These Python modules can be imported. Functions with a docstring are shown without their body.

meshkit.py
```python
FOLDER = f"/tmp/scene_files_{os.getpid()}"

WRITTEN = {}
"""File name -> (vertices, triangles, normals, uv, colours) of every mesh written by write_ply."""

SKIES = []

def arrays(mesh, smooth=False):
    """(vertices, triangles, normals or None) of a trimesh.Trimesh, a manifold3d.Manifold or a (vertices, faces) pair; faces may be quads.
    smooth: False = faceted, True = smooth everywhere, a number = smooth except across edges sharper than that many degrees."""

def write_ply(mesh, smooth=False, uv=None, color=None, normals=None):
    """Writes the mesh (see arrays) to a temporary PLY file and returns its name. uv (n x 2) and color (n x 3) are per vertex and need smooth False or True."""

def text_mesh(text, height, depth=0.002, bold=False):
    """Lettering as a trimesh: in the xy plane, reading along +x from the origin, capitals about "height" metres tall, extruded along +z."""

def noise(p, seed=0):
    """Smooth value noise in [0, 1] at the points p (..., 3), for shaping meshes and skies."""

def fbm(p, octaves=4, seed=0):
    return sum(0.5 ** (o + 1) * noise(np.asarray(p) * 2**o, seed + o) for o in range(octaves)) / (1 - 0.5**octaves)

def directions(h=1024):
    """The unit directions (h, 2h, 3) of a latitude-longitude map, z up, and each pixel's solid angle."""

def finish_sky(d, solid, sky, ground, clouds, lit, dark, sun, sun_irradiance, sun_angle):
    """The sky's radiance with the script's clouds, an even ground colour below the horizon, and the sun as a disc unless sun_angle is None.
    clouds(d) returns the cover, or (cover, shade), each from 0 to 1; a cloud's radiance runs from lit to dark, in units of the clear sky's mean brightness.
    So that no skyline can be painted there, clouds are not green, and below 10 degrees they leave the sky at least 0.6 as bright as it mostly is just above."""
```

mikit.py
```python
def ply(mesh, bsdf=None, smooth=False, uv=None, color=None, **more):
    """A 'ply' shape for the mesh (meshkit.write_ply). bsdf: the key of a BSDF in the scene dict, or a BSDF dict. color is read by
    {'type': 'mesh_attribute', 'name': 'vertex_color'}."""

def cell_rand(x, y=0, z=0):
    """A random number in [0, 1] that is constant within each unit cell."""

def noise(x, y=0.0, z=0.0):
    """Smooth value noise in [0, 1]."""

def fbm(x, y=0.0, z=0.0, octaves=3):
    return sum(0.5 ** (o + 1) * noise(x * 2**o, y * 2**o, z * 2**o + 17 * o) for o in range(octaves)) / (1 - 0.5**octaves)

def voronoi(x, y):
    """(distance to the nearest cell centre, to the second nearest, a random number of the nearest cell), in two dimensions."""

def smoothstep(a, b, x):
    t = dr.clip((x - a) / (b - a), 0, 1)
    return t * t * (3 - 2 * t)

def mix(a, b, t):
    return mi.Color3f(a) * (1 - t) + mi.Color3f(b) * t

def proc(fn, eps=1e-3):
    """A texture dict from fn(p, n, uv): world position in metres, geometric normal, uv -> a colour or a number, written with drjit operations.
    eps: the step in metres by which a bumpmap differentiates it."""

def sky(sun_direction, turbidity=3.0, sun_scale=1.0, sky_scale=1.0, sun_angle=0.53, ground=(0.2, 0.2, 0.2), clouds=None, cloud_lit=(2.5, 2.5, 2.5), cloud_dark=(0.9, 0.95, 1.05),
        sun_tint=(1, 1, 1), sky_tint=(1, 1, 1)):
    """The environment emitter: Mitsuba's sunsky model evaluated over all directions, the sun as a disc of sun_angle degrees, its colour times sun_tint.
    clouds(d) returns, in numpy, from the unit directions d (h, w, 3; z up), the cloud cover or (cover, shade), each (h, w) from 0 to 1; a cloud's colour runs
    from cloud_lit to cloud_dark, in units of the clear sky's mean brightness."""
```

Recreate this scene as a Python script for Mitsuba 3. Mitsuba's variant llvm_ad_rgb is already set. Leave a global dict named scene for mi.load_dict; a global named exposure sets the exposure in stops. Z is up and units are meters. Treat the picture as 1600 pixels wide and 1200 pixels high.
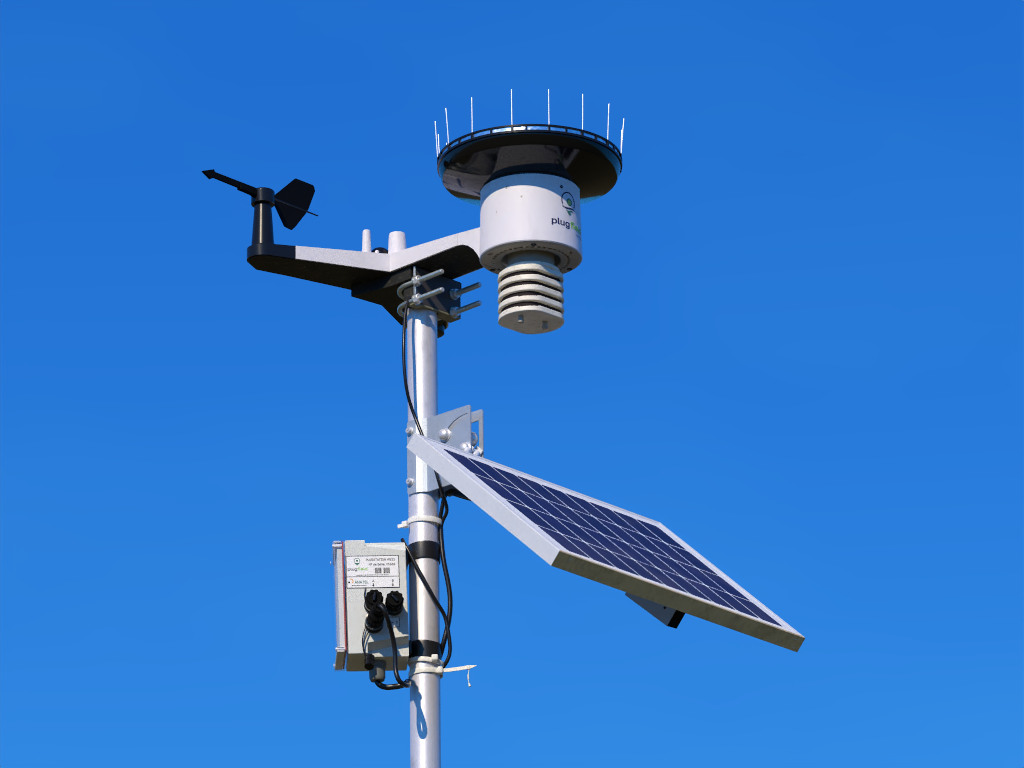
import math, random
import numpy as np, trimesh, shapely
import manifold3d as m3
import shapely.geometry as sg
from shapely import affinity
from scipy.interpolate import CubicSpline
import drjit as dr
import mitsuba as mi
import mikit, meshkit

random.seed(7)
rng = np.random.default_rng(7)
scene, labels = {}, {}

# ------------------------------------------------------------------ units
# Everything is modelled in a drawing unit U = 0.8 mm; the pole stands on the z axis and its foot is FOOT metres below
# drawing height 0, the middle of the picture.
U, H, FOOT = 0.0008, 0.0, 4.446

# ------------------------------------------------------------------ camera
EL, ROLL, DIST = math.radians(20.8), 0.0132, 10000.0
fwd = np.array([0, math.cos(EL), math.sin(EL)])
up0 = np.array([0, -math.sin(EL), math.cos(EL)])
cam_up = math.cos(ROLL) * up0 + math.sin(ROLL) * np.array([1.0, 0, 0])
target = np.array([139.56, 0, 0]) * U + [0, 0, H]
origin = target - fwd * DIST * U
scene['camera'] = {'type': 'perspective', 'fov': 9.148, 'fov_axis': 'x', 'near_clip': 0.1, 'far_clip': 1000.0,
                   'to_world': mi.ScalarTransform4f().look_at(origin=origin.tolist(), target=target.tolist(), up=cam_up.tolist())}

# ------------------------------------------------------------------ daylight
SUN_AZ, SUN_EL = math.radians(-22), math.radians(36)
sun = [math.sin(SUN_AZ) * math.cos(SUN_EL), -math.cos(SUN_AZ) * math.cos(SUN_EL), math.sin(SUN_EL)]


def cirrus(d):
    q = np.stack([d[..., 0] * 16 + d[..., 2] * 9, d[..., 1] * 7, d[..., 2] * 30], -1)
    n = meshkit.fbm(q, 5, 3)
    el = np.degrees(np.arcsin(np.clip(d[..., 2], -1, 1)))
    haze = 0.135 * np.exp(-((np.maximum(el, 0) - 17.0) / 4.0)) * (el > 0)
    return np.clip((n - 0.44) * 0.10, 0, 0.02) + np.clip(haze, 0, 0.14)


scene['sky'] = mikit.sky(sun, turbidity=3, sun_scale=1.3, ground=(0.105, 0.086, 0.036), clouds=cirrus, cloud_lit=(0.60, 2.95, 3.6),
                         sky_tint=(0.135, 1.0, 2.62), sun_tint=(1.0, 1.05, 1.10))
exposure = 1.0

# ------------------------------------------------------------------ materials
fbm, noise, smoothstep, mix, proc = mikit.fbm, mikit.noise, mikit.smoothstep, mikit.mix, mikit.proc


def mat(name, **kw):
    bump = kw.pop('bump', None)
    b = {'type': 'principled', **{k: ({'type': 'rgb', 'value': list(v)} if isinstance(v, (tuple, list)) else v) for k, v in kw.items()}}
    if bump:
        b = {'type': 'bumpmap', 'nested_texture': proc(bump[0], eps=bump[2] if len(bump) > 2 else 2e-4), 'scale': bump[1], 'bsdf': b}
    scene[name] = {'type': 'twosided', 'bsdf': b}
    return name


def pole_rough(p, n, uv):
    return 0.36 + 0.10 * fbm(p.x * 900, p.y * 900, p.z * 25) + 0.06 * fbm(p.x * 60, p.y * 60, p.z * 60)


def pole_col(p, n, uv):
    a = fbm(p.x * 1500, p.y * 1500, p.z * 14)
    b = smoothstep(0.55, 0.8, fbm(p.x * 45, p.y * 45, p.z * 30, 4))
    return mix((0.79, 0.765, 0.80), (0.66, 0.64, 0.665), a) * (1 - 0.24 * b)


def white_col(p, n, uv):
    k = fbm(p.x * 26, p.y * 26, p.z * 20, 3)
    s = smoothstep(0.62, 0.82, fbm(p.x * 70, p.y * 70, p.z * 18, 2))
    return mix((0.765, 0.742, 0.785), (0.73, 0.712, 0.75), k) * (1 - 0.06 * s)


def cream_col(p, n, uv):
    k = fbm(p.x * 70, p.y * 70, p.z * 120, 4)
    s = smoothstep(0.62, 0.78, fbm(p.x * 240, p.y * 240, p.z * 240, 3))
    return mix((0.82, 0.79, 0.71), (0.70, 0.66, 0.53), k) * (1 - 0.2 * s)


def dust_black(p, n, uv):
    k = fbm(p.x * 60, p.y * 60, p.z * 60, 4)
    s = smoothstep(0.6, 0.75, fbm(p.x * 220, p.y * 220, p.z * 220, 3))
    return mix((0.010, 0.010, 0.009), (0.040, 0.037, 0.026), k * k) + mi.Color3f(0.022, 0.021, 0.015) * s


def plate_col(p, n, uv):
    k = fbm(p.x * 45, p.y * 45, p.z * 45, 4)
    return mix((0.50, 0.56, 0.62), (0.43, 0.475, 0.52), k)


def grime(p, n, uv):
    k = fbm(p.x * 30, p.y * 30, p.z * 30, 4)
    s = fbm(p.x * 260, p.y * 260, p.z * 45, 3)
    dirt = mix((0.88, 0.60, 0.25), (0.58, 0.40, 0.16), smoothstep(0.35, 0.75, 0.55 * k + 0.45 * s))
    face = smoothstep(0.5, 0.8, dr.abs(n.x * 0.552 - n.y * 0.498 - n.z * 0.669))        # dirt sticks to the outer face of the low rail
    return mix((0.70, 0.69, 0.63), dirt, face)


def zinc_grime(p, n, uv):
    return mix((0.36, 0.35, 0.24), (0.22, 0.21, 0.12), fbm(p.x * 120, p.y * 120, p.z * 120, 3))


def frame_col(p, n, uv):
    k = fbm(p.x * 18, p.y * 18, p.z * 18, 4)
    s = fbm(p.x * 500, p.y * 500, p.z * 160, 3)
    return mix((0.71, 0.73, 0.76), (0.62, 0.64, 0.66), 0.6 * k + 0.4 * s)


def box_col(p, n, uv):
    k = fbm(p.x * 40, p.y * 40, p.z * 30, 4)
    s = smoothstep(0.68, 0.78, fbm(p.x * 330, p.y * 330, p.z * 330, 3))
    return mix((0.69, 0.71, 0.685), (0.59, 0.62, 0.595), k) * (1 - 0.18 * s)


def cell_fn(tone):
    def f(p, n, uv):
        g = mikit.voronoi(p.x * 320 + p.z * 170, p.y * 320 - p.z * 260)[2]
        dust = fbm(p.x * 24, p.y * 24, p.z * 24, 4)
        c = mix((0.011, 0.008, 0.033), (0.016, 0.0115, 0.044), g) * tone
        low = (p.x / U - PA[0]) * e2[0] + (p.y / U - PA[1]) * e2[1] + (p.z / U - PA[2]) * e2[2]       # dust gathers along the lower edge
        low = smoothstep(210.0, 390.0, low + 60 * (dust - 0.5))
        return mix(c, (0.066, 0.050, 0.062), 0.28 * smoothstep(0.40, 0.75, dust) + 0.30 * low)
    return f


def zinc_col(p, n, uv):
    return mix((0.72, 0.78, 0.73), (0.50, 0.55, 0.50), fbm(p.x * 400, p.y * 400, p.z * 400, 3))


ALU = mat('aluminium_pole', base_color=proc(pole_col), metallic=0.42, roughness=proc(pole_rough), specular=0.5)
PLATE = mat('aluminium_plate', base_color=proc(plate_col), metallic=0.55, roughness=0.50, specular=0.5)
FRAME = mat('anodised_frame', base_color=proc(frame_col), metallic=0.2, roughness=0.5, specular=0.5)
DIRTY = mat('grimy_frame', base_color=proc(grime), metallic=0.1, roughness=0.7, specular=0.3)
BACK = mat('white_backsheet', base_color=(0.66, 0.68, 0.70), roughness=0.5, specular=0.4)
CELLS = [mat(f'cell_tone_{k}', base_color=proc(cell_fn(t)), roughness=0.34, specular=0.16) for k, t in enumerate((0.85, 1.0, 1.18))]
WHITE = mat('white_plastic', base_color=proc(white_col), roughness=0.5, specular=0.3)
CREAM = mat('cream_plastic', base_color=proc(cream_col), roughness=0.45, specular=0.4)
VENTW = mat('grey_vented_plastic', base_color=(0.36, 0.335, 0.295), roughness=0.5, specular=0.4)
GLOSS = mat('gloss_black', base_color=(0.005, 0.005, 0.005), roughness=0.07, specular=0.26)
SATIN = mat('satin_black', base_color=(0.008, 0.008, 0.008), roughness=0.22, specular=0.35)
MATTE = mat('matte_black', base_color=(0.004, 0.004, 0.004), roughness=0.7, specular=0.08)
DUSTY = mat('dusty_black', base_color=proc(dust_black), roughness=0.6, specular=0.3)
CORE = mat('dark_core', base_color=(0.02, 0.012, 0.012), roughness=0.7, specular=0.2)
DULLZ = mat('dull_zinc', base_color=proc(zinc_grime), metallic=0.2, roughness=0.6, specular=0.3)
CLAMPD = mat('dark_clamp_metal', base_color=(0.085, 0.078, 0.08), metallic=0.3, roughness=0.55, specular=0.2)
ZINC = mat('zinc_steel', base_color=proc(zinc_col), metallic=0.85, roughness=0.32, specular=0.5)
STEEL = mat('bright_steel', base_color=(0.80, 0.78, 0.78), metallic=0.6, roughness=0.42)
WIRE = mat('bright_wire', base_color=(0.88, 0.90, 0.92), metallic=0.35, roughness=0.35)
CHROME = mat('silver_strip', base_color=(0.80, 0.83, 0.86), metallic=1.0, roughness=0.24, bump=(lambda p, n, uv: fbm(p.x * 130, p.y * 130, p.z * 130, 2), 0.0008))
RUBBER = mat('black_rubber', base_color=(0.012, 0.012, 0.013), roughness=0.36, specular=0.5)
CABLE = mat('cable_sheath', base_color=(0.010, 0.010, 0.012), roughness=0.30, specular=0.5)
NYLON = mat('white_nylon', base_color=(0.80, 0.79, 0.74), roughness=0.4, specular=0.5)
BOXM = mat('grey_box_plastic', base_color=proc(box_col), roughness=0.48, specular=0.4)
GLANDM = mat('grey_gland_plastic', base_color=(0.16, 0.17, 0.16), roughness=0.5, specular=0.4)
GLANDP = mat('violet_tinted_plastic', base_color=(0.30, 0.30, 0.42), roughness=0.3)
JBM = mat('weathered_grey_plastic', base_color=(0.40, 0.40, 0.39), roughness=0.5, specular=0.4)
RED = mat('red_gasket', base_color=(0.36, 0.05, 0.045), roughness=0.5)
PAPER = mat('label_paper', base_color=(0.86, 0.87, 0.89), roughness=0.45, specular=0.4)
INK = mat('black_ink', base_color=(0.015, 0.015, 0.018), roughness=0.6)
NAVY = mat('navy_ink', base_color=(0.018, 0.022, 0.075), roughness=0.5)
GREEN = mat('green_ink', base_color=(0.22, 0.50, 0.06), roughness=0.5)
TEAL = mat('dark_green_ink', base_color=(0.03, 0.16, 0.10), roughness=0.5)
LIME = mat('lime_ink', base_color=(0.42, 0.50, 0.10), roughness=0.5)
ORANGE = mat('orange_ink', base_color=(0.75, 0.33, 0.04), roughness=0.5)
PCB = mat('circuit_board', base_color=(0.18, 0.20, 0.17), roughness=0.5)
scene['clear_lid_plastic'] = {'type': 'thindielectric', 'int_ior': 1.49, 'ext_ior': 1.0}
CLEAR = 'clear_lid_plastic'

# ------------------------------------------------------------------ helpers
I3 = np.eye(3)


class Frame:
    """A local frame: origin o and the axes a, b, c (rows), in drawing units."""

    def __init__(self, o, a, b, c):
        self.o, self.R = np.asarray(o, float), np.array([a, b, c], float)

    def __call__(self, pts):
        return np.asarray(pts, float) @ self.R + self.o

    def put(self, mesh):
        m = tm(mesh).copy()
        m.vertices = self(m.vertices)
        if np.linalg.det(self.R) < 0:
            m.invert()
        return m


def tm(mesh):
    if hasattr(mesh, 'to_mesh'):
        q = mesh.to_mesh()
        return trimesh.Trimesh(np.array(q.vert_properties[:, :3]), np.array(q.tri_verts), process=False)
    return mesh


def mf(mesh):
    if hasattr(mesh, 'to_mesh'):
        return mesh
    mesh = mesh.copy()
    mesh.merge_vertices()
    return m3.Manifold(m3.Mesh(np.asarray(mesh.vertices, np.float32), np.asarray(mesh.faces, np.uint32)))


def key_for(name):
    if name not in scene and name not in labels:
        return name
    k = 1
    while f'{name}_{k:03d}' in scene or f'{name}_{k:03d}' in labels:
        k += 1
    return f'{name}_{k:03d}'


def thing(name, label, cat, group=None):
    k = key_for(name)
    labels[k] = {'label': label, 'category': cat, **({'group': group} if group else {})}
    return k


def add(name, mesh, bsdf, parent=None, smooth=30, label=None):
    """ONE entry of the scene: the mesh (drawing units) under its parent's key."""
    k = key_for(f'{parent}__{name}' if parent else name)
    m = cat(mesh) if isinstance(mesh, list) else tm(mesh)
    v = np.asarray(m.vertices) * U + [0, 0, H]
    scene[k] = mikit.ply(trimesh.Trimesh(v, m.faces, process=False), bsdf, smooth=smooth)
    if label:
        labels[k] = {'label': label}
    return k


def cat(ms):
    return trimesh.util.concatenate([tm(m) for m in ms])


def lathe(profile, o=(0, 0, 0), axis=(0, 0, 1), n=72, close=True):
    """Revolves (r, h) points round an axis; a closed profile makes a solid."""
    pr = [(max(r, 0.0), h) for r, h in profile]
    if close and pr[0] != pr[-1]:
        pr = pr + [pr[0]]
    m = trimesh.creation.revolve(np.array(pr), sections=n)
    m.merge_vertices()
    m.fix_normals()
    return orient(m, o, axis)


def orient(m, o, axis):
    z = np.asarray(axis, float)
    z = z / np.linalg.norm(z)
    x = np.cross([0, 1, 0] if abs(z[1]) < 0.9 else [1, 0, 0], z)
    x /= np.linalg.norm(x)
    return Frame(o, x, np.cross(z, x), z).put(m)


def rod(p0, p1, r0, r1=None, n=20):
    p0, p1 = np.asarray(p0, float), np.asarray(p1, float)
    L = np.linalg.norm(p1 - p0)
    r1 = r0 if r1 is None else r1
    b0, b1 = min(r0 * .25, .8), min(r1 * .25, .8)
    return lathe([(0, 0), (r0 - b0, 0), (r0, b0), (r1, L - b1), (r1 - b1, L), (0, L)], p0, p1 - p0, n, close=False)


def tube(points, r, n=12, step=1.6):
    P = np.asarray(points, float)
    t = np.r_[0, np.cumsum(np.linalg.norm(np.diff(P, axis=0), axis=1))]
    cs = CubicSpline(t, P)
    s = np.linspace(0, t[-1], max(8, int(t[-1] / step)))
    C, D = cs(s), cs(s, 1)
    D /= np.linalg.norm(D, axis=1, keepdims=True)
    N = np.cross(D[0], [0.3, 0.8, 0.52])
    N /= np.linalg.norm(N)
    ang = np.arange(n) * 2 * np.pi / n
    V = []
    for c, d in zip(C, D):
        N = N - d * (N @ d)
        N /= np.linalg.norm(N)
        V.append(c + r * (np.cos(ang)[:, None] * N + np.sin(ang)[:, None] * np.cross(d, N)))
    k, i = len(C), np.arange(n)
    F = []
    for a in range(k - 1):
        q = np.stack([a * n + i, a * n + (i + 1) % n, (a + 1) * n + (i + 1) % n, (a + 1) * n + i], 1)
        F += [q[:, [0, 1, 2]], q[:, [0, 2, 3]]]
    V.append(C[[0, -1]])
    F.append(np.stack([np.full(n, k * n), (i + 1) % n, i], 1))
    F.append(np.stack([np.full(n, k * n + 1), (k - 1) * n + i, (k - 1) * n + (i + 1) % n], 1))
    return trimesh.Trimesh(np.vstack(V), np.vstack(F), process=False)


def ext(poly, z0, z1):
    """Prism over a polygon; z1 may be a function of (x, y)."""
    out = []
    for g in getattr(poly, 'geoms', [poly]):
        top = 1.0 if callable(z1) else z1 - z0
        m = trimesh.creation.extrude_polygon(g, top, engine='earcut')
        v = np.array(m.vertices)
        hi = v[:, 2] > top / 2
        v[:, 2] += z0
        if callable(z1):
            v[hi, 2] = [z1(x, y) for x, y in v[hi, :2]]
        m.vertices = v
        out.append(m)
    return cat(out)


def rbox(lo, hi, r=1.0, n=8):
    """A box with rounded edges."""
    lo, hi = np.asarray(lo, float), np.asarray(hi, float)
    r = min(r, (hi - lo).min() / 2.01)
    pts = [np.where([a, b, c], hi - r, lo + r) for a in (0, 1) for b in (0, 1) for c in (0, 1)]
    s = tm(m3.Manifold.sphere(r, n)).vertices
    return tm(m3.Manifold.hull_points(np.vstack([p + s for p in pts])))


def hexnut(o, axis, r, h, hole=0):
    ang = np.arange(6) * np.pi / 3 + 0.3
    m = ext(sg.Polygon(np.c_[np.cos(ang), np.sin(ang)] * r), 0, h)
    cone = lathe([(0, -.1), (r * .9, -.1), (r * 1.02, h * .2), (r * 1.02, h * .8), (r * .86, h + .1), (0, h + .1)], n=36, close=False)
    return orient(tm(mf(m) ^ mf(cone)), o, axis)


def domenut(o, axis, r, h):
    prof = [(0, 0), (r, 0), (r, h * .3)] + [(r * math.cos(a), h * .3 + h * .7 * math.sin(a)) for a in np.linspace(.15, math.pi / 2, 9)]
    return lathe(prof, o, axis, 32, close=False)


def flat_text(text, h, width=None, depth=0.25, bold=False):
    m = meshkit.text_mesh(text, h, depth, bold)
    if width:
        x0, x1 = m.bounds[0, 0], m.bounds[1, 0]
        m.vertices[:, 0] = (m.vertices[:, 0] - x0) * width / (x1 - x0)
    return m


def outline(w, h, t, x=0, y=0):
    return sg.box(x, y, x + w, y + h).difference(sg.box(x + t, y + t, x + w - t, y + h - t))


def ring_poly(r, t, a0=0, a1=360, n=48):
    a = np.radians(np.linspace(a0, a1, n))
    return sg.LineString(np.c_[np.cos(a) * r, np.sin(a) * r]).buffer(t / 2, cap_style=2)


d = np.array([math.sqrt(.5), -math.sqrt(.5), 0])      # along the gauge arm: right and towards the viewer
p = np.array([math.sqrt(.5), math.sqrt(.5), 0])       # across it
Z = np.array([0, 0, 1.0])

# ------------------------------------------------------------------ the pole
pole = thing('pole', 'upright round aluminium pole carrying the weather station, solar panel and grey box', 'pole')
add('tube', lathe([(20.5, -FOOT / U), (23.5, -FOOT / U), (23.5, 172), (22.8, 173), (20.5, 173)], n=96), ALU, pole)

# ------------------------------------------------------------------ weather station
ws = thing('weather_station', 'white and black weather station with wind vane and spiked rain gauge on the pole top', 'weather station')
BX, BY = 171.5, -171.5
bc = (BX, BY, 0)


def body_r(z):
    return 79.6 - (z - 141) * 0.0235


housing = add('housing', lathe([(70, 139.5), (78.2, 139.5), (79.6, 141.2), (77.0, 251.5), (76.4, 252.4), (66, 252.4), (66, 175), (70, 172)], bc, n=128), WHITE, ws,
              label='white cylindrical rain gauge housing with printed logo')


def on_body(m, theta, z, lift=0.12):
    """Bends a flat mesh (x along the arc, y up, z outwards) on to the housing."""
    m = tm(m).copy()
    m.merge_vertices()
    vv, ff = trimesh.remesh.subdivide_to_size(m.vertices, m.faces, 2.5, max_iter=12)
    r = body_r(z + vv[:, 1])
    a = math.radians(theta) + vv[:, 0] / r
    R = r + lift + vv[:, 2]
    return trimesh.Trimesh(np.c_[BX + R * np.sin(a), BY - R * np.cos(a), z + vv[:, 1]], ff, process=False)


add('lettering', on_body(flat_text('plug', 10.0, 34.5, bold=True), 24.2, 171.8), NAVY, housing, smooth=False)
add('lettering', on_body(flat_text('field', 10.0, 36.5, bold=True), 50.8, 172.6), GREEN, housing, smooth=False)
add('lettering', on_body(ext(shapely.union_all([sg.box(x, 0, x + w, 1.0) for x, w in ((0, 6), (7, 4), (12, 8), (21, 5))]), 0, .2), 61, 164.5), NAVY, housing, smooth=False)
add('logo_ring', on_body(ext(ring_poly(15.0, 1.9, -28, 208), 0, .25), 49.5, 215), NAVY, housing, smooth=False)
add('logo_sun', on_body(ext(sg.Point(0, 0).buffer(4.4), 0, .22), 50.5, 214.5), LIME, housing, smooth=False)
add('logo_sun_rim', on_body(ext(ring_poly(5.3, 1.9), 0, .27), 50.5, 214.5), TEAL, housing, smooth=False)


def swoosh(x0, x1, y0, y1, t):
    x = np.linspace(x0, x1, 24)
    k = (x - x0) / (x1 - x0)
    y = y0 + (y1 - y0) * k - 1.2 * np.sin(k * np.pi * 2)
    w = t * (0.35 + 0.65 * np.sin(np.clip(k, .05, .95) * np.pi))
    return sg.Polygon(np.r_[np.c_[x, y + w / 2], np.c_[x, y - w / 2][::-1]])


add('logo_field', on_body(ext(swoosh(-14.5, 14.5, 204.5 - 215, 203 - 215, 3.0), 0, .25), 49.5, 215), NAVY, housing, smooth=False)
add('logo_field', on_body(ext(swoosh(-6.5, 10.5, 199.5 - 215, 199 - 215, 3.0), 0, .25), 49.5, 215), TEAL, housing, smooth=False)
add('logo_field', on_body(ext(sg.Polygon([(-4, -18.2), (5.5, -18.6), (1.0, -23.5)]), 0, .25), 49.5, 215), TEAL, housing, smooth=False)
a = math.radians(38.5)
nrm = np.array([math.sin(a), -math.cos(a), 0])
add('screw_hole', lathe([(0, -.4), (2.3, -.4), (2.6, .5), (1.2, .2), (0, -.2)], np.array(bc) + nrm * (body_r(236)) + Z * 236, nrm, 20, close=False), MATTE, housing)
for th, zz, w in ((-28, 233, 1.0), (-10, 214, .9), (-42, 196, .7)):            # small scuffs
    add('scuff', on_body(ext(affinity.rotate(sg.box(-w, -2 * w if zz == 233 else -w, w, 2 * w if zz == 233 else w).buffer(.4), -15), 0, .1), th, zz), VENTW, housing, smooth=False)

# base plate with its ring of drain and vent holes
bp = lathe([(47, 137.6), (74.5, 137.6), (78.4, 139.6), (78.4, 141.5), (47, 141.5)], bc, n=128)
cut = []
for k in range(40):
    t = math.radians(k * 9 + 3)
    c = np.array([BX + 58.5 * math.sin(t), BY - 58.5 * math.cos(t), 0])
    s = ext(affinity.translate(affinity.rotate(affinity.scale(sg.Point(0, 0).buffer(2.5, 6), 1.25, 1), math.degrees(t), origin=(0, 0)), c[0], c[1]), 130, 150)
    cut.append(mf(s))
for t0 in (-64, 62, 180):
    t = math.radians(t0)
    s = affinity.translate(affinity.rotate(sg.box(-4, -1.3, 4, 1.3).buffer(.6), t0 + 35, origin=(0, 0)), BX + 70 * math.sin(t), BY - 70 * math.cos(t))
    cut.append(mf(ext(s, 130, 150)))
add('inner_tray', lathe([(48.6, 142.2), (69.8, 142.2), (69.8, 143.5), (48.6, 143.5)], bc, n=72), MATTE, ws)
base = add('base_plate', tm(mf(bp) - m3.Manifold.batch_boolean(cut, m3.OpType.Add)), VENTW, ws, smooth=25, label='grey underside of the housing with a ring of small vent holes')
add('screw', lathe([(0, 0), (2.0, 0), (2.2, -1.2), (4.2, -1.2), (4.6, .8), (0, .8)], (BX + 4, BY - 69, 137.8), Z, 24, close=False), SATIN, base)
for t0 in (120, 240):
    t = math.radians(t0)
    add('screw', lathe([(0, 0), (2.0, 0), (2.2, -1.2), (4.2, -1.2), (4.6, .8), (0, .8)], (BX + 69 * math.sin(t), BY - 69 * math.cos(t), 137.8), Z, 24, close=False), SATIN, base)
add('recess', lathe([(46, 138.4), (48.5, 138.4), (48.5, 158), (0, 158), (0, 156), (46, 156)], bc, n=72, close=True), VENTW, base)
for ox, oy in ((22, 18), (30, 8), (38, 20), (31, 27), (-16, -22)):
    add('stud', rod((BX + ox, BY - oy, 156.5), (BX + ox, BY - oy, 146), 2.6), CORE, base)

# funnel
funnel = add('funnel', lathe([(70, 252.6), (76.6, 252.6), (76.6, 254.4), (77.6, 255.6), (135.6, 275.4), (137.6, 278.4), (141.2, 290.2), (141.4, 294.2), (138.6, 294.2), (135.0, 281.5), (70, 259)], bc, n=160), GLOSS, ws,
             smooth=20, label='glossy black rain funnel')
# bird spike ring
ring = add('spike_ring', [lathe([(141.0, 293.6), (143.8, 293.6), (143.8, 297.2), (141.0, 297.2)], bc, n=160), lathe([(141.6, 304.0), (143.8, 304.0), (143.8, 306.6), (141.6, 306.6)], bc, n=160)], SATIN, ws,
           label='black ladder shaped ring round the funnel rim')
add('silver_strip', lathe([(140.8, 296.4), (141.9, 296.4), (141.9, 304.8), (140.8, 304.8)], bc, n=160), CHROME, ring, smooth=40)
angs = [-83.2, -60.4, -38, -10.6, 12.2, 34.6, 57.4, 81.2, 98.5, 127, 150, 173, 196, 219, 242, 256.5]
for k, th in enumerate(angs):
    t = math.radians(th)
    o = np.array([math.sin(t), -math.cos(t), 0])
    tang = np.array([math.cos(t), math.sin(t), 0])
    b = np.array(bc) + o * 143.2
    lean = [4, 4.5, 1, -.5, .5, 1, 3, 6][k] if k < 8 else 3
    tip = b + Z * (366 + rng.uniform(-1.5, 1.5)) + o * lean + tang * rng.uniform(-1.2, 1.2)
    mid = (b + Z * 300 + tip) / 2 + tang * rng.uniform(-.6, .6)
    add('spike', tube([b + Z * 297, mid, tip], 1.02, 8, 12), WIRE, ring, smooth=True)
    add('post', rbox((-1.7, -1.4, 0), (1.7, 1.4, 13), .4).apply_transform(trimesh.transformations.rotation_matrix(t, [0, 0, 1])).apply_translation(b + Z * 293.6), SATIN, ring)
    nx = angs[(k + 1) % 16] + (360 if k == 15 else 0)
    t = math.radians(th + (nx - th) * (.5 if k % 3 else .38))
    b = np.array(bc) + np.array([math.sin(t), -math.cos(t), 0]) * 142.9
    add('post', rbox((-1.5, -1.1, 0), (1.5, 1.1, 12.6), .4).apply_transform(trimesh.transformations.rotation_matrix(t, [0, 0, 1])).apply_translation(b + Z * 293.8), SATIN, ring)

# radiation shield: five louvre plates with two flats each
dd = np.array([d[0], d[1]])


def flatted(r, k):
    big = affinity.rotate(sg.box(-k, -200, k, 200), -45, origin=(0, 0))
    return affinity.translate(sg.Point(0, 0).buffer(r, 48).intersection(big).buffer(-24).buffer(24, 24), BX - 1, BY + 1)


shield = add('radiation_shield', ext(flatted(46.5, 37.5), 40, 114), CORE, ws, label='dark core of the louvred sensor shield')
for k in range(5):
    z0 = 36.0 + 17.0 * k
    layers = [(49.4, 0), (51.0, .9), (51.2, 2.6), (50.5, 2.8), (50.3, 8.9), (49.2, 9.9), (46.8, 10.1)]
    m = m3.Manifold()
    for (r0, h0), (r1, h1) in zip(layers, layers[1:]):
        a_, b_ = flatted(r0, r0 - 7), flatted(r1, r1 - 7)
        pa, pb = np.array(a_.exterior.coords), np.array(b_.exterior.coords)
        m = m + m3.Manifold.hull_points(np.vstack([np.c_[pa, np.full(len(pa), z0 + h0)], np.c_[pb, np.full(len(pb), z0 + h1)]]))
    if k < 2:
        m = m - mf(trimesh.creation.box(bounds=[(BX - 21, BY - 60, z0 + 8.2), (BX + 9.5, BY - 40, z0 + 13)]))
    add('louvre', tm(m), CREAM, shield, smooth=25)
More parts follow.
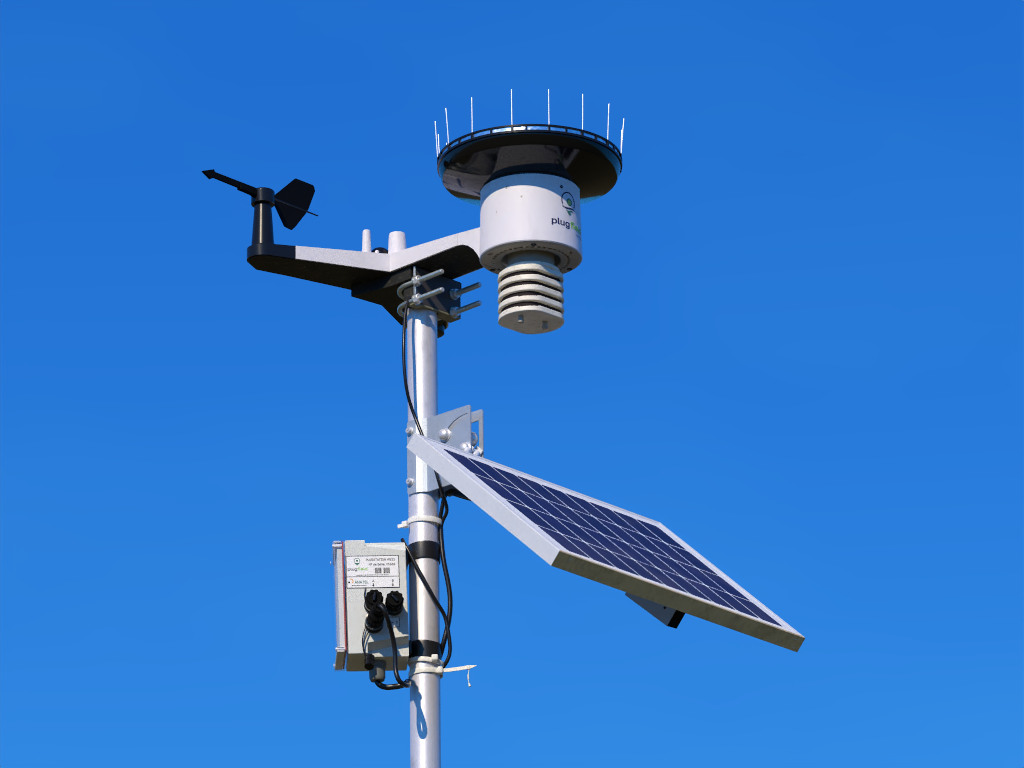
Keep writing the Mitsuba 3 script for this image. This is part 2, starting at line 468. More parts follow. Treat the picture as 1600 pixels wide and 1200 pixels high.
add('neck', lathe([(30, 112), (36, 112), (36, 156.5), (30, 156.5)], bc, n=72), VENTW, shield)
add('top_collar', lathe([(36, 113.2), (43, 113.2), (45, 115), (44, 119.5), (40, 122), (36, 122)], bc, n=72), CREAM, shield)
for ox, oy in ((-17, -28), (20, -1)):
    add('pin', [lathe([(0, -11), (4.4, -11), (4.8, -9.5), (4.8, -7), (3.8, -6.5), (4.0, 0.3), (0, .3)], (BX + ox, BY + oy, 36), Z, 24, close=False)], VENTW, shield)

# the three armed deck
V = np.array([-49.5, -21.0])
ul = np.array([-0.9247, -0.3807])
seam_f, seam_b = np.array([-195.4, -81.1]), np.array([-222, -15])
tip = sg.Point(-247, -76).buffer(25, 24)
left = sg.Polygon([V, seam_f, seam_b, (-113, 55), (-60, 60), (20, 30), (20, -70)])
left = left.difference(sg.Polygon([V, V + 90 * dd, V + 90 * dd - 90 * np.array([p[0], p[1]]), V - 90 * np.array([p[0], p[1]])]))
third = shapely.union_all([sg.Point(4, 215).buffer(35, 24), sg.Point(-8, 60).buffer(50, 24)]).convex_hull
third = shapely.union_all([third, sg.Polygon([(-113, 55), (-75, 92), (-45, 95), (-30, 40), (-70, 20)])])


def top_l(x, y):
    s = np.dot(np.array([x, y]) - V, ul)
    return 213.4 - 8.4 * np.clip(s / 157, -0.2, 1.4)


arm = add('vane_arm', [ext(left, 183.5, top_l), ext(third.difference(left.buffer(.2)), 184.0, 211.5)], WHITE, ws, smooth=20, label='white arm carrying the wind vane')
tipc = sg.Polygon([*tip.exterior.coords]).union(sg.Polygon([seam_f, (-239, -99.2), (-262, -52), (-259, -37), seam_b])).convex_hull.difference(left.buffer(.15))
add('arm_tip', ext(tipc, 183.3, lambda x, y: top_l(x, y) - .3), SATIN, ws, smooth=40, label='black rounded end of the vane arm')
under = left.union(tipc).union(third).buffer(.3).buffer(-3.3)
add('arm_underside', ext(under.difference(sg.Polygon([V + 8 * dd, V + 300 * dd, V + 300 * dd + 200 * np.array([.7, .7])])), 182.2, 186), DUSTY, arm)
# gauge arm
s0 = V @ dd
curve = [(128, 183.4), (142, 181.2), (154, 176.0), (166, 166.5), (176, 154.0), (184, 138.6)]
prof = sg.Polygon([(s0, 183.5), *curve, (205, 139), (205, 196), (185, 198), (111, 204.6), (s0, 213.6)])
fr = Frame((0, 0, 0), d, Z, -p)           # profile plane (s, z), thickness towards -p
arm2 = add('gauge_arm', fr.put(ext(prof, -46, 50)), WHITE, ws, smooth=20, label='white arm joining the rain gauge')
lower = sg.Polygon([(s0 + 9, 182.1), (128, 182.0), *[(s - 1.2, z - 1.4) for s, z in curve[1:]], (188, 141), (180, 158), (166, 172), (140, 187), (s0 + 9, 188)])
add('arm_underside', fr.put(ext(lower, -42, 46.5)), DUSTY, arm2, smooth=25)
add('seam', fr.put(ext(sg.box(131.5, 184, 131.9, 202.5), 49.8, 50.15)), VENTW, arm2, smooth=False)
for x, y, r0, r1, z1 in ((-86, -27.5, 7.8, 6.0, 251.5), (-38.2, -2.0, 15.6, 13.2, 255.2)):
    add('peg', lathe([(0, 206), (r0, 206), (r1, z1 - 2.5), (r1 - .8, z1 - .8), (r1 - 2.5, z1), (0, z1)], (x, y, 0), Z, 48, close=False), WHITE, arm)
add('level_dome', lathe([(0, 205), (17, 205), (17, 222)] + [(17 * math.cos(q), 222 + 15 * math.sin(q)) for q in np.linspace(0, math.pi / 2, 10)], (-66, 12, 0), Z, 48, close=False), SATIN, arm)
add('button', lathe([(0, 205), (3.2, 205), (3.2, 217.5), (2, 219.6), (0, 220)], (-70, -21, 0), Z, 20, close=False), WHITE, arm)

# mount block under the deck
blk = sg.Polygon([(-48.5, -12.5), (-17, -44), (22, -8), (62, 30), (40, 120), (28, 165), (0, 172), (-36, 157), (-65, 70), (-112, 30)])
blk = blk.difference(sg.Point(0, 0).buffer(27, 32))
add('mount_block', [ext(blk, 162.5, 182.6), ext(sg.Polygon([(-11, -45.5), (57, 22.2), (40, 40), (-28, -28)]).difference(sg.Point(0, 0).buffer(25, 32)), 121.5, 163)], DUSTY, ws, smooth=25,
    label='black mounting block under the arms')
add('mount_rib', ext(sg.Polygon([(-36, 157), (0, 172), (28, 165), (24, 190), (4, 232), (-22, 205)]).buffer(-2), 172, 183), DUSTY, ws)
add('rear_cup', lathe([(0, 168), (20, 168), (24, 170), (25, 184), (0, 184)], (8, 216, 0), Z, 48, close=False), SATIN, ws)

# wind vane
vc = np.array([-247.0, -76.0, 0])
post = add('vane_post', lathe([(0, 200), (20.5, 200), (20.5, 203.5), (18.2, 205.5), (13.0, 278), (0, 278)], vc, n=64, close=False), SATIN, ws, smooth=40)
av = math.radians(49)
vd, vn = np.array([math.cos(av), math.sin(av), 0]), np.array([-math.sin(av), math.cos(av), 0])
vf = Frame(vc, vd, Z, -vn)
vane = add('wind_vane', lathe([(13.4, 276.6), (17.8, 276.6), (18.5, 277.4), (18.5, 296.5)] + [(14.4 + 4.1 * math.cos(q), 296.5 + 4.1 * math.sin(q)) for q in np.linspace(.1, 1.57, 6)] + [(0, 300.6), (0, 285), (13.4, 285)], vc, n=64), SATIN, ws, smooth=40,
           label='round black hub of the wind vane')
add('arrow', vf.put(cat([ext(sg.Polygon([(-137, 292.2), (-112.8, 302.2), (-110.5, 298.3), (-24, 299.6), (-15, 299.4), (-15, 283), (-27.5, 285.5), (-52.5, 286), (-54.5, 289.2), (-111, 289.2), (-119.3, 284.2)]), -2.2, 2.2),
                         ext(sg.Polygon([(-54, 287), (-15, 287), (-15, 296), (-54, 296)]), -4.2, 4.2)])), MATTE, vane)
fin_up = sg.Polygon([(17, 294.5), (17, 300), (28.5, 303), (74.3, 344.4), (116.6, 345), (119.3, 336), (102.1, 296.6)]).buffer(-5).buffer(5)
fin_lo = sg.Polygon([(17, 294.5), (17, 283), (27.4, 283.5), (49.3, 255), (66, 254), (73, 260.7), (102, 296.4)]).buffer(-2.5).buffer(2.5)
add('tail_fin', vf.put(cat([ext(fin_up, -.9, .9), ext(fin_lo, -.9, .9)])), MATTE, vane)
add('fin_spine', rod(vc + vd * 16 + Z * 294.6, vc + vd * 127 + Z * 296.2, 2.2, 1.1, 12), SATIN, vane)

# ------------------------------------------------------------------ pole clamp
clamp = thing('pole_clamp', 'zinc plated U-bolt clamp fixing the weather station to the top of the pole', 'clamp')
cf = Frame((0, 0, 0), p, Z, d)
add('clamp_plate', cf.put(rbox((-39.6, 121.2, 25.2), (57.5, 180.5, 28.2), .7)), CLAMPD, clamp, label='dark face plate of the clamp')
add('clamp_edge', cf.put(rbox((-42.8, 118.6, 24.6), (-40, 181.0, 28.9), .7)), ZINC, clamp)
ff = Frame((0, 0, 0), p, d, Z)
add('clamp_foot', ff.put(ext(sg.Polygon([(-42, 12), (57.5, 4), (57.5, 28), (-42, 28)]).difference(sg.Point(0, 0).buffer(25.5, 32)), 118.4, 121)), DULLZ, clamp)
for z in (154.5, 123.8):
    u = [p * -41 + d * 88, p * -41 + d * 45, p * -41 + d * 12] + [p * -41 * math.cos(q) - d * (41 * math.sin(q) - 8) for q in np.linspace(.25, math.pi - .25, 11)] + [p * 41 + d * 12, p * 41 + d * 45, p * 41 + d * 88]
    zz = z + .4
    bolt = add('u_bolt', tube([q + Z * zz for q in u], 3.9, 14), ZINC, clamp, smooth=True)
    for sgn in (-41, 41):
        o = p * sgn + Z * zz
        add('washer', lathe([(4.2, 28.4), (9, 28.4), (9, 30), (4.2, 30)], o, d, 28), ZINC, bolt)
        add('nut', hexnut(o + d * 30.2, d, 8, 7.5), STEEL, bolt)
        th = [lathe([(3.6, k), (4.35, k + .6), (3.6, k + 1.2)], o, d, 14) for k in np.arange(39, 87, 1.6)]
        add('thread', th, ZINC, bolt)
        add('bolt_end', lathe([(0, 87), (3.7, 87), (3.2, 89), (0, 89)], o, d, 16, close=False), STEEL, bolt)

# ------------------------------------------------------------------ solar panel
al, ti = math.radians(48.0), math.radians(41.96)
e1 = np.array([math.cos(al), math.sin(al), 0])
d2 = np.array([math.sin(al), -math.cos(al), 0])
e2 = d2 * math.cos(ti) - Z * math.sin(ti)
nn = np.cross(e2, e1) * -1.0
nn = nn if nn[2] > 0 else -nn
PA = np.array([-8.37, -287.5, -185.2])
W_, L_, TH = 563.5, 388.4, 26.2
pf = Frame(PA, e1, e2, nn)
panel = thing('solar_panel', 'tilted blue solar panel in an aluminium frame beside the pole', 'solar panel')


def rail(length, map_):
    """L profile with mitred ends: w across the frame, h along the normal."""
    prof = np.array([(0, -1.1), (1.0, -.1), (1.5, 0), (1.9, -.9), (2.9, -.9), (3.2, 0), (11, 0), (11.4, -.4), (11.4, -2.2), (2.2, -2.6), (2.2, -TH + 2), (14, -TH + 2), (14, -TH), (0, -TH)])
    k = len(prof)
    a_ = np.array([[w, w, h] for w, h in prof])
    b_ = np.array([[length - w, w, h] for w, h in prof])
    vs = np.vstack([a_, b_])
    i = np.arange(k)
    j = (i + 1) % k
    f = np.vstack([np.stack([i, j, j + k], 1), np.stack([i, j + k, i + k], 1)])
    tv, tri = trimesh.creation.triangulate_polygon(sg.Polygon(prof), engine='earcut')
    tri = np.array([np.argmin(np.abs(prof - q).sum(1)) for q in tv])[tri]
    f = np.vstack([f, tri, tri[:, ::-1] + k])
    m = trimesh.Trimesh(map_(vs), f, process=False)
    m.fix_normals()
    return pf.put(m)


r1 = add('frame_rail', rail(W_, lambda v: v), FRAME, panel, smooth=False, label='upper frame rail')
r2 = add('frame_rail', rail(L_, lambda v: np.c_[v[:, 1], v[:, 0], v[:, 2]]), FRAME, panel, smooth=False, label='bright side rail nearest the pole')
r3 = add('frame_rail', rail(W_, lambda v: np.c_[v[:, 0], L_ - v[:, 1], v[:, 2]]), DIRTY, panel, smooth=False, label='grimy lower frame rail')
r4 = add('frame_rail', rail(L_, lambda v: np.c_[W_ - v[:, 1], v[:, 0], v[:, 2]]), FRAME, panel, smooth=False, label='far side rail')
for x, y in ((546, L_ + .3), (30, L_ + .3), (552, L_ + .3)):
    add('corner_screw', pf.put(lathe([(0, 0), (2.2, 0), (1.8, 1), (0, 1.2)], (x, y - .2, -9 if x < 550 else -22), (0, 1, 0), 16, close=False)), DIRTY, r3)
back = add('backsheet', pf.put(trimesh.creation.box(bounds=[(3, 3, -1.9), (W_ - 3, L_ - 3, -.75)])), BACK, panel, label='white backsheet showing between the cells')
x0, y0, cw, ch = 33.1, 31.1, 55.27, 85.0
for j in range(4):
    for i in range(9):
        w, h, c = cw - 3.6, ch - 3.0, 3.2
        poly = sg.Polygon([(c, 0), (w - c, 0), (w, c * 1.3), (w, h - c * 1.3), (w - c, h), (c, h), (0, h - c * 1.3), (0, c * 1.3)])
        poly = affinity.translate(poly, x0 + i * cw + 1.8 + rng.normal(0, .12), y0 + j * ch + 1.5 + rng.normal(0, .15))
        add('cell', pf.put(ext(poly, -.85, -.62)), CELLS[int(rng.integers(0, 3))], panel, smooth=False)
jb_ang = math.radians(9)
jf = Frame(pf((310.5, 370.5, -TH)), e1 * math.cos(jb_ang) + e2 * -math.sin(jb_ang), e2 * math.cos(jb_ang) + e1 * math.sin(jb_ang), nn)
jb = add('junction_box', jf.put(cat([rbox((-12.5, -96, -33), (12.5, 0, 1), 1.2), rbox((-14.5, -70, -6), (14.5, -60, 1), .8)])), JBM, panel, label='grey junction box under the panel')
add('junction_cap', jf.put(rbox((-12, -1, -32.4), (12, 1.2, 0), .5)), MATTE, jb)
for yy in (-20, -44):
    add('screw', jf.put(lathe([(0, 0), (2, 0), (1.6, 1.2), (0, 1.4)], (-12.4, yy, -12), (-1, 0, 0), 16, close=False)), MATTE, jb)
# hinge ears
PIV = -14 * e1 + 104.3 * d2 - 137.2 * Z
pv = np.array([(PIV - PA) @ e1, (PIV - PA) @ e2, (PIV - PA) @ nn])
for off in (3.4, 24.2):                                        # diagonal struts from the pivot to the upper rail, a lug at the pivot end
    P0 = pv + np.array([off, 0, 0])
    Q0 = np.array([pv[0] + off + .97 * pv[1], -2.0, -13.0])
    u_ = (Q0 - P0) / np.linalg.norm(Q0 - P0)
    arm_ = cat([rod(P0 - u_ * 3, Q0, 5.0, 6.0, 20), rbox(P0 - [1.2, 9, 9], P0 + [1.2, 9, 9], 1.1), rbox(Q0 - [9, 2, 9], Q0 + [9, 1.6, 9], 1)])
    add('hinge_arm', pf.put(arm_), FRAME, panel, label='strut from the panel rail to the bracket pivot')

# ------------------------------------------------------------------ panel bracket
br = thing('panel_bracket', 'aluminium two plate adjustable bracket with curved slot holding the panel on the pole', 'bracket')
bf = Frame((0, 0, 0), d2, e1, Z)
for sgn, nm in ((-1, 'front'), (1, 'back')):
    line = sg.LineString([(-10, 24.9 * sgn), (3, 24.9 * sgn), (8, 24.6 * sgn), (16.5, 19.6 * sgn), (22, 15 * sgn), (26, 14 * sgn), (114, 14 * sgn)])
    sheet = ext(line.buffer(1.1, cap_style=2, join_style=1), -187, -65)
    rect = sg.box(-10, -186.5, 114, -65.5).buffer(-5).buffer(5, 12)
    if sgn < 0:
        aa = np.radians(np.linspace(88, 152, 30))
        slot = sg.LineString(np.c_[104.3 + 54 * np.cos(aa), -137.2 + 54 * np.sin(aa)]).buffer(4.6, 12)
        rect = rect.difference(slot)
    else:
        rect = rect.difference(sg.box(84, -139, 104.5, -84).buffer(1.5))
    trim = ext(rect, -40, 40)
    trim.vertices = trim.vertices[:, [0, 2, 1]]
    trim.invert()
    trim.fix_normals()
    m = tm(mf(sheet) ^ mf(trim))
    plate = add('bracket_plate', bf.put(m), PLATE, br, smooth=20, label=f'{nm} bracket plate' + (' with curved slot' if sgn < 0 else ''))
    if sgn < 0:
        for zz in (-83, -167):
            o = bf((-2.8, -26.2, zz))
            add('screw', lathe([(0, 0), (6.2, 0), (6.2, 1.2), (4.8, 1.6), (4.8, 5.6), (4.2, 6.4), (2.4, 6.4), (2.2, 3), (0, 3)], o, -e1, 28, close=False), STEEL, plate)
        for (s, zz, r) in ((61.6, -103.5, 9.0), (104.3, -137.2, 9.0)):
            o = bf((s, -15.2, zz))
            add('washer', lathe([(0, 0), (r + 2, 0), (r + 2, 1.3), (0, 1.3)], o, -e1, 32, close=False), STEEL, plate)
            add('bolt', domenut(o - e1 * 1.4, -e1, r, 9.5), STEEL, plate)
add('sleeve', rod(bf((104.3, -12.6, -137.2)), bf((104.3, 17, -137.2)), 5.0), STEEL, br)
add('adjuster', rod(bf((61.6, -12.6, -103.5)), bf((61.6, 17, -103.5)), 5.0), STEEL, br)
add('dome_nut', domenut(bf((92, 12.4, -112)), -e1, 12.5, 12), STEEL, br)

# ------------------------------------------------------------------ grey box
box = thing('data_logger_box', 'light grey instrument box with clear lid, printed label and black connectors beside the pole', 'box')
ab, th = math.radians(4), math.radians(1.6)
nb = np.array([math.sin(ab), -math.cos(ab), 0])
xb = np.array([math.cos(ab), math.sin(ab), 0])
Xb, Zb = math.cos(th) * xb + math.sin(th) * Z, math.cos(th) * Z - math.sin(th) * xb
gf = Frame((-22.3, -60, -460), Xb, Zb, nb)              # x right, y up, z out of the labelled face
body = mf(rbox((-93.5, 0, -88), (0, 184.5, 0), 2.0))
body = body - m3.Manifold.hull_points(np.array([(-64, 17.7, 0), (-64, 9.0, -16), (-64, -5, -16), (-64, -5, 6), (-64, 19, 6), (4, 28.8, 0), (4, 20.0, -16), (4, -5, -16), (4, -5, 6), (4, 30, 6)], float))
body = body - m3.Manifold.hull_points(np.array([(-63, 190, -16), (-63, 180.5, -16), (-63, 174, .3), (-63, 174, 6), (-63, 190, 6), (4, 190, -16), (4, 180.5, -16), (4, 165, .3), (4, 165, 6), (4, 190, 6)], float))
add('case', gf.put(tm(body)), BOXM, box, smooth=25, label='light grey case with stepped side')
lid = rbox((-112.5, 1.5, -92), (-93.8, 184, 2.2), 3.0)
lid = add('lid', gf.put(lid), CLEAR, box, smooth=25, label='clear plastic lid')
add('rim', gf.put(rbox((-106, 8, -86), (-98.2, 178, -3.2), .5)), BOXM, box, label='pale inner rim seen through the clear lid')
for zz in (3.6, 10.4, 173.5, 180.5):
    add('rib', gf.put(rbox((-110.5, zz, -88), (-99.5, zz + 1.3, .6), .5)), NYLON, lid)
add('corner_rib', gf.put(rbox((-110.8, 12, -.6), (-109.6, 172, .6), .4)), GLANDP, lid)
add('gasket', gf.put(rbox((-98.3, 5, -89), (-96.2, 181, 2.6), .6)), RED, box, label='red gasket between case and lid')
for zz in (9, 176):
    for tt in (-4, -84):
        add('lid_screw', gf.put(lathe([(0, -112.8), (3.4, -112.8), (3.4, -97), (0, -97)], (0, zz, tt), (1, 0, 0), 18, close=False)), STEEL, lid)
lab = add('label', gf.put(ext(sg.box(-94 + 1.4, 105.8, -11.6, 158.2), 0.1, .45)), PAPER, box, smooth=False, label='white printed label with black border')


def print_on(name, mesh, x, y, m, parent=None, z=.5):
    q = tm(mesh).copy()
    q.apply_translation([x, y, z])
    return add(name, gf.put(q), m, parent or lab, smooth=False)


print_on('border', ext(outline(81.6, 52.6, 1.0, -93, 105.6).union(sg.box(-93, 123.7, -11.6, 124.6)), 0, .2), 0, 0, INK)
print_on('lettering', flat_text('PLUGSTATION WS22', 3.6, 44.5, .2, True), -62, 149.6, INK)
print_on('lettering', flat_text('Nº de Série: 05682', 3.5, 40.5, .2, True), -57.8, 142.0, INK)
bars = []
x = 0.0
for k in range(30):
    w = rng.choice([.45, .6, .9])
    if not 10.4 < x < 12.6:
        bars.append(sg.box(x, 0, x + w, 9.2))
    x += w + rng.choice([.3, .45])
    if x > 22.5:
        break
print_on('barcode', ext(shapely.union_all(bars), 0, .2), -48.8, 129, INK)
x, bars = 0.0, []
while x < 50:
    w = rng.uniform(.7, 3)
    bars.append(sg.box(x, 0, min(x + w, 50.5), 1.1))
    x += w + .55
print_on('fine_print', ext(shapely.union_all(bars), 0, .15), -78, 126.0, INK)
print_on('lettering', flat_text('plug', 4.4, 14.5, .2, True), -90.5, 134.4, NAVY)
print_on('lettering', flat_text('field', 4.4, 15.5, .2, True), -75.8, 134.6, GREEN)
print_on('logo', ext(ring_poly(4.4, .8, -40, 220).union(sg.Polygon([(-4.2, -3.6), (4.2, -3.6), (0, -7.4)])).union(sg.Point(0, 0).buffer(1.6)), 0, .2), -75.8, 150, TEAL)
print_on('lettering', flat_text('ANATEL', 4.2, 21, .2, True), -80.4, 113.2, TEAL)
print_on('emblem', ext(ring_poly(3.6, 1.3, -60, 110), 0, .2), -86.5, 117, ORANGE)
print_on('emblem_dot', ext(sg.Point(0, 0).buffer(1.5), 0, .2), -89, 115.2, INK)
x, bars = 0.0, []
while x < 22:
    w = rng.uniform(.7, 2.4)
    bars.append(sg.box(x, 0, min(x + w, 22.5), 1.2))
    x += w + .5
print_on('fine_print', ext(shapely.union_all(bars), 0, .15), -85.2, 109.2, INK)
for t, x in (('A', -53.6), ('B', -23.6)):
    print_on('lettering', flat_text(t, 3.6, None, .2, True), x, 115.2, INK)
    print_on('arrow_mark', ext(sg.Polygon([(-.7, 6), (.7, 6), (.7, 3), (1.9, 3), (0, 0), (-1.9, 3), (-.7, 3)]), 0, .2), x + 1.6, 107.4, INK)
labc = add('port_label', gf.put(ext(sg.box(-33.2, 41.5, -13.6, 58.2), .1, .45)), PAPER, box, smooth=False)
print_on('border', ext(outline(19.6, 16.7, .9, -33.2, 41.5), 0, .2), 0, 0, INK, labc)
print_on('lettering', flat_text('C', 3.8, None, .2, True), -19.8, 47.6, INK, labc)
print_on('arrow_mark', ext(sg.Polygon([(-26, 48.8), (-23, 48.8), (-23, 50.2), (-26, 50.2), (-26, 51.4), (-28.6, 49.5), (-26, 47.6)]), 0, .2), 0, 0, INK, labc)


def gear(r, k, t, n=160):
    a_ = np.linspace(0, 2 * np.pi, n, endpoint=False)
    rr = r + t * np.sign(np.cos(a_ * k)) * np.abs(np.cos(a_ * k)) ** .5
    return sg.Polygon(np.c_[rr * np.cos(a_), rr * np.sin(a_)])


for x, y, ang in ((-53.2, 76.8, 80), (-22, 74.2, 130)):
    con = add('connector', gf.put(cat([lathe([(0, 0), (14.2, 0), (14.2, 4.5), (12.6, 5.5), (12.6, 9), (13.4, 9.4), (13.4, 16), (11.5, 17), (11.5, 24), (0, 24)], (x, y, 0), Z, 48, close=False)])), SATIN, box, label=f"black connector socket {'A' if x < -50 else 'B'} with its cap screwed on")
    cap = [ext(affinity.translate(gear(13.3, 10, .7), x, y), 21, 38), lathe([(0, 37), (12.6, 37), (11.2, 41), (7.5, 41), (7, 39.6), (0, 39.6)], (x, y, 0), Z, 48, close=False)]
    ck = add('cap', gf.put(cat(cap)), MATTE, con, smooth=25)
    knob = rbox((-2.1, -6.6, 39), (2.1, 6.6, 44.5), 1.0).apply_transform(trimesh.transformations.rotation_matrix(math.radians(ang - 90), [0, 0, 1])).apply_translation((x, y, 0))
    add('grip', gf.put(knob), SATIN, con)
con = add('connector', gf.put(lathe([(0, 0), (14.4, 0), (14.4, 5), (12.8, 6), (12.8, 12), (13.8, 12.6), (13.8, 22), (11, 23), (0, 23)], (-53.2, 46.5, 0), Z, 48, close=False)), SATIN, box, label='black connector socket C with the cable plug in it')
ax = np.array([4.2, 1.2, 60])
plug = [orient(ext(gear(12.2, 14, .5), 0, 20), (-52.6, 46.6, 20), ax), lathe([(0, 18), (10.8, 18), (10.8, 34), (11.6, 34.6), (11.6, 44), (9.8, 45), (9.4, 58), (7.6, 60), (5.0, 60), (4.6, 57), (0, 57)], (-52.6, 46.6, 20), ax, 40, close=False)]
add('plug', gf.put(cat(plug)), MATTE, con, smooth=25)
add('tether', tube(gf([(-63, 52, 3), (-67, 40, 4), (-71.5, 22, 4), (-70.5, 4, 3), (-66.5, -10, 2)]), .9, 8), CABLE, con, smooth=True)
add('tether', tube(gf([(-60, 36, 3), (-65, 28, 5), (-69.5, 14, 5), (-69.5, 2, 4), (-66, -9, 3)]), .9, 8), CABLE, con, smooth=True)
add('tether', tube(gf([(-64, 106, 1.6), (-66, 96, 2.5), (-65, 84, 3), (-60, 74, 4)]), .9, 8), CABLE, con, smooth=True)
add('dust_cap', gf.put(cat([lathe([(0, 0), (7.6, 0), (8.0, 1.2), (8.0, 10), (7.0, 11), (7.2, 12), (7.2, 21), (0, 21)], (-61, -5.5, -2), (-.12, -1, .55), 36, close=False)])), SATIN, con)
gl = add('gland', gf.put(cat([lathe([(0, 4), (14.5, 4), (14.5, -4), (12.4, -5), (12.4, -24), (10.5, -28.5), (5, -28.5), (0, -28)], (-48.2, -1, -44), (0, 1, 0), 44, close=False)])), GLANDM, box)
add('gland_nut', gf.put(hexnut((-48.2, -3.6, -44), (0, -1, 0), 14.6, 6)), GLANDM, gl)
for zz in (158, 10):
    add('mounting_lug', gf.put(rbox((-.6, zz, -70), (5.5, zz + 20, -28), 1)), RUBBER, box)

# ------------------------------------------------------------------ straps and cable ties on the pole
for (za, zb_), lb in (((-266.5, -294.0), 'upper black strap on the pole beside the top of the grey box'), ((-427.6, -454.8), 'lower black strap on the pole beside the bottom of the grey box')):
    k = thing('strap', lb, 'strap', 'black straps round the pole')
    pr = [(23.6, zb_), (25.0, zb_), (25.6, zb_ + 2), (25.5, (za + zb_) / 2), (25.8, za - 2), (25.0, za), (23.6, za)]
    m = lathe(pr, n=96)
    vv = np.array(m.vertices)
    vv[:, 2] += .9 * np.sin(np.arctan2(vv[:, 1], vv[:, 0]) * 2 + za)
    m.vertices = vv
    add('band', m, RUBBER, k)


def tie_ring(z, rx, ry, cx, tilt, h):
    a_ = np.linspace(0, 2 * np.pi, 97)[:-1]
    V_, n = [], len(a_)
    for rr, zz in ((0, -h / 2), (1.4, -h / 2), (1.8, -h / 4), (1.8, h / 4), (1.4, h / 2), (0, h / 2)):
        V_.append(np.c_[cx + (rx + rr) * np.cos(a_), (ry + rr) * np.sin(a_), z + zz + tilt * np.cos(a_)])
    i, F_ = np.arange(n), []
    for k in range(6):
        k2 = (k + 1) % 6
        q = np.stack([k * n + i, k * n + (i + 1) % n, k2 * n + (i + 1) % n, k2 * n + i], 1)
        F_ += [q[:, [0, 1, 2]], q[:, [0, 2, 3]]]
    m = trimesh.Trimesh(np.vstack(V_), np.vstack(F_), process=False)
    m.fix_normals()
    return m


G = 'white cable ties round the pole'
t1 = thing('cable_tie', 'white cable tie below the panel bracket with its head on the left of the pole', 'cable tie', G)
add('loop', tie_ring(-229.5, 26.0, 25.0, 2.2, -1.5, 8.5), NYLON, t1)
hf = Frame((-28.5, -15, -236), (.88, -.47, .05), (0.47, .88, 0), (-.05, 0, 1))
add('head', hf.put(cat([rbox((-4.5, -4, -5.0), (4.5, 4, 5.0), 1.4), rbox((-13, -1.5, -3.6), (-4, 1.5, 2.4), .8)])), NYLON, t1)
t2 = thing('cable_tie', 'white cable tie right under the lower black strap, knobbly head at right front', 'cable tie', G)
add('loop', tie_ring(-459.0, 26.5, 26.0, 2.0, -3, 7.0), NYLON, t2)
add('head', rbox((10.5, -32, -463), (21, -24, -452.5), 2.4), NYLON, t2)
t3 = thing('cable_tie', 'lowest white cable tie with a long untrimmed tail pointing right', 'cable tie', G)
add('loop', tie_ring(-475.6, 25.0, 24.6, 1.2, 1, 8.0), NYLON, t3)
add('head', rbox((19.5, -25, -481.5), (28, -14, -470), 2.2), NYLON, t3)
pts = np.array([(24, -19.5, -476), (36, -20, -475.4), (55, -21.5, -473.5), (70, -23, -471.6), (79.5, -24, -470.2)])
tailw = np.array([2.9, 2.9, 2.8, 2.7, .5])
q = [(c + np.array([0, s * .7, e * w])) for c, w in zip(pts, tailw) for s in (-1, 1) for e in (-1, 1)]
tl = [tm(m3.Manifold.hull_points(np.array(q[4 * k:4 * k + 8]))) for k in range(4)]
add('tail', tl, NYLON, t3, smooth=False)
add('nick', rbox((64, -24.6, -476), (70, -20.8, -469), 1.2), NYLON, t3)
add('dangling_thread', [tube([(68, -23, -475), (67, -23, -482), (66.4, -23.4, -489), (67.6, -23, -498), (68.6, -23, -502)], .75, 8), rod((66.6, -23, -484), (66.9, -23, -492), 1.5, 1.2, 10), rod((67.6, -23, -498), (69.2, -23, -503.5), 1.3, 1.9, 10)], NYLON, t3)

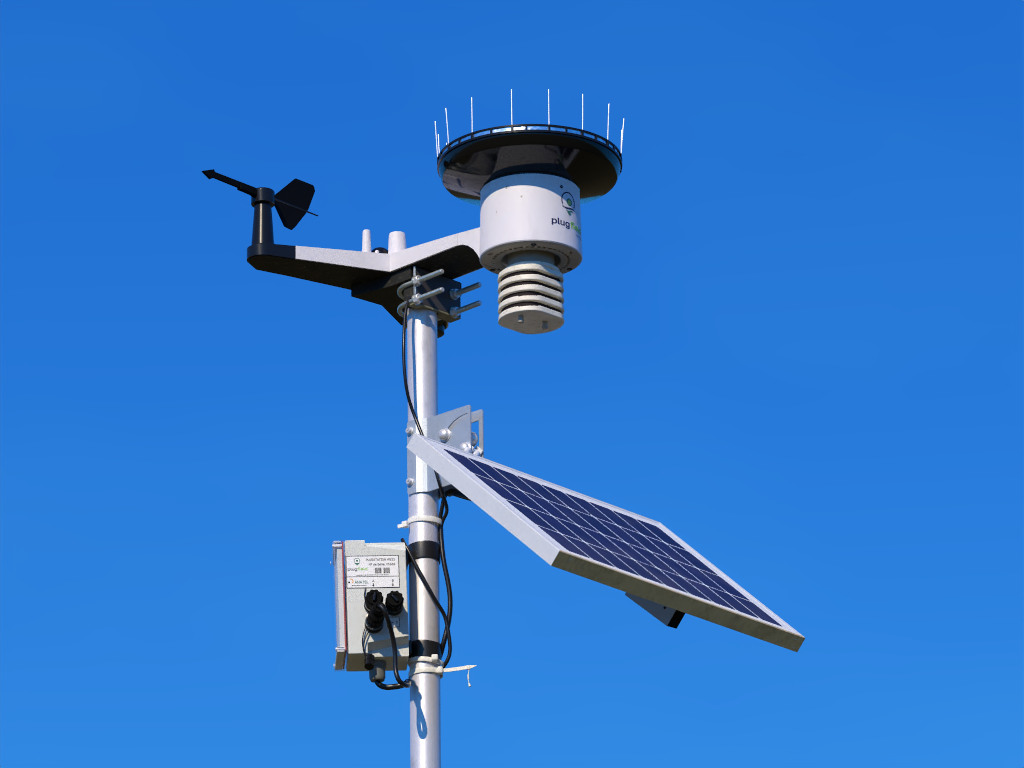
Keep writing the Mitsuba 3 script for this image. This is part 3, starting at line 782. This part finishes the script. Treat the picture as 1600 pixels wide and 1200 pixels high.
# ------------------------------------------------------------------ cables
c = thing('cable', 'thin black cable hanging from the clamp down the left front of the pole', 'cable')
add('sheath', tube([(2, -19, 160), (-13.9, -34, 139), (-21.9, -42, 121), (-26.4, -50, 90), (-27.9, -58, 55), (-28.1, -60, 22), (-26.3, -58, -9), (-21.7, -50, -38), (-13.1, -43, -65), (-5.4, -46, -87.5), (3.4, -50, -113), (13.1, -52, -139.5), (21.8, -54, -169.5), (28.6, -46, -192),  (34.1, -21, -202), (35.9, -15, -216), (30.7, -9, -226), (27, -6, -240), (28, -6, -262)], 2.7), CABLE, c, smooth=True)
c = thing('cable', 'bunched black cable under the panel bracket looping into the upper cable tie', 'cable')
add('sheath', tube([(190, -60, -258), (150, -80, -240), (97.6, -60, -222), (80, -44, -204), (68, -36, -200), (56.1, -30, -192), (43.2, -24, -184.5), (34.5, -19, -190), (29.5, -15, -205), (26.5, -9, -219.6), (26, -5, -240)], 3.2), CABLE, c, smooth=True)
add('sleeve', [tube([(84, -49, -211), (74, -38, -203), (58, -30, -195), (46, -22, -188), (30, 5, -184)], 4.0), tube([(70, -34, -196), (56, -20, -186), (40, 4, -180)], 4.5)], CABLE, c, smooth=True)
c = thing('cable', 'thick black cable bowing out right of the pole from upper tie to lower strap', 'cable')
add('sheath', tube([(25.6, -6, -225), (27.4, -6, -264), (31.1, -8, -298), (36.8, -8, -329), (39.9, -8, -360), (38.2, -8, -386), (34.1, -6, -407), (28.0, -3, -430), (24.5, 6, -440), (20, 18, -446)], 3.9), CABLE, c, smooth=True)
c = thing('cable', 'black cable crossing the pole front diagonally from the grey box top', 'cable')
add('sheath', tube([(-33, -18, -262), (-27.7, -28, -276), (-21.8, -30.5, -288), (-13, -32, -307.5), (-4.2, -32.5, -325), (7.4, -31, -347), (19.9, -24, -368), (30.5, -14, -384), (36.1, -12, -408), (38.9, -10, -431), (36.7, -8, -451), (29.6, -4, -463), (23.6, 6, -467), (14, 22, -468)], 3.0), CABLE, c, smooth=True)

c = thing('cable', 'black cable curving from the box plug down past the box bottom to behind the pole', 'cable')
add('sheath', tube([gf((-49.6, 47.3, 73)), (-66.3, -141, -411.5), (-60.3, -144, -417.8), (-54.6, -138, -429.2), (-49.3, -120, -443.7), (-44.9, -108, -463.6), (-43.4, -104, -485.5), (-42.4, -104, -505), (-37.5, -104, -519), (-29.5, -94, -522.5), (-24.0, -62, -510), (-25.5, -24, -496), (-28, -2, -487), (-23, 15, -480), (-8, 28, -470)], 3.7), CABLE, c, smooth=True)
c = thing('cable', 'short black cable hanging in a shallow loop from the grey gland under the box', 'cable')
add('sheath', tube([(-75.5, -16, -480), (-74.2, -16, -488), (-71.5, -17, -494.5), (-62.7, -19, -500.6), (-47.9, -21, -501.5), (-36, -24, -500.5), (-28, -16, -494), (-21, 14, -483), (-6, 28, -477)], 4.4), CABLE, c, smooth=True)
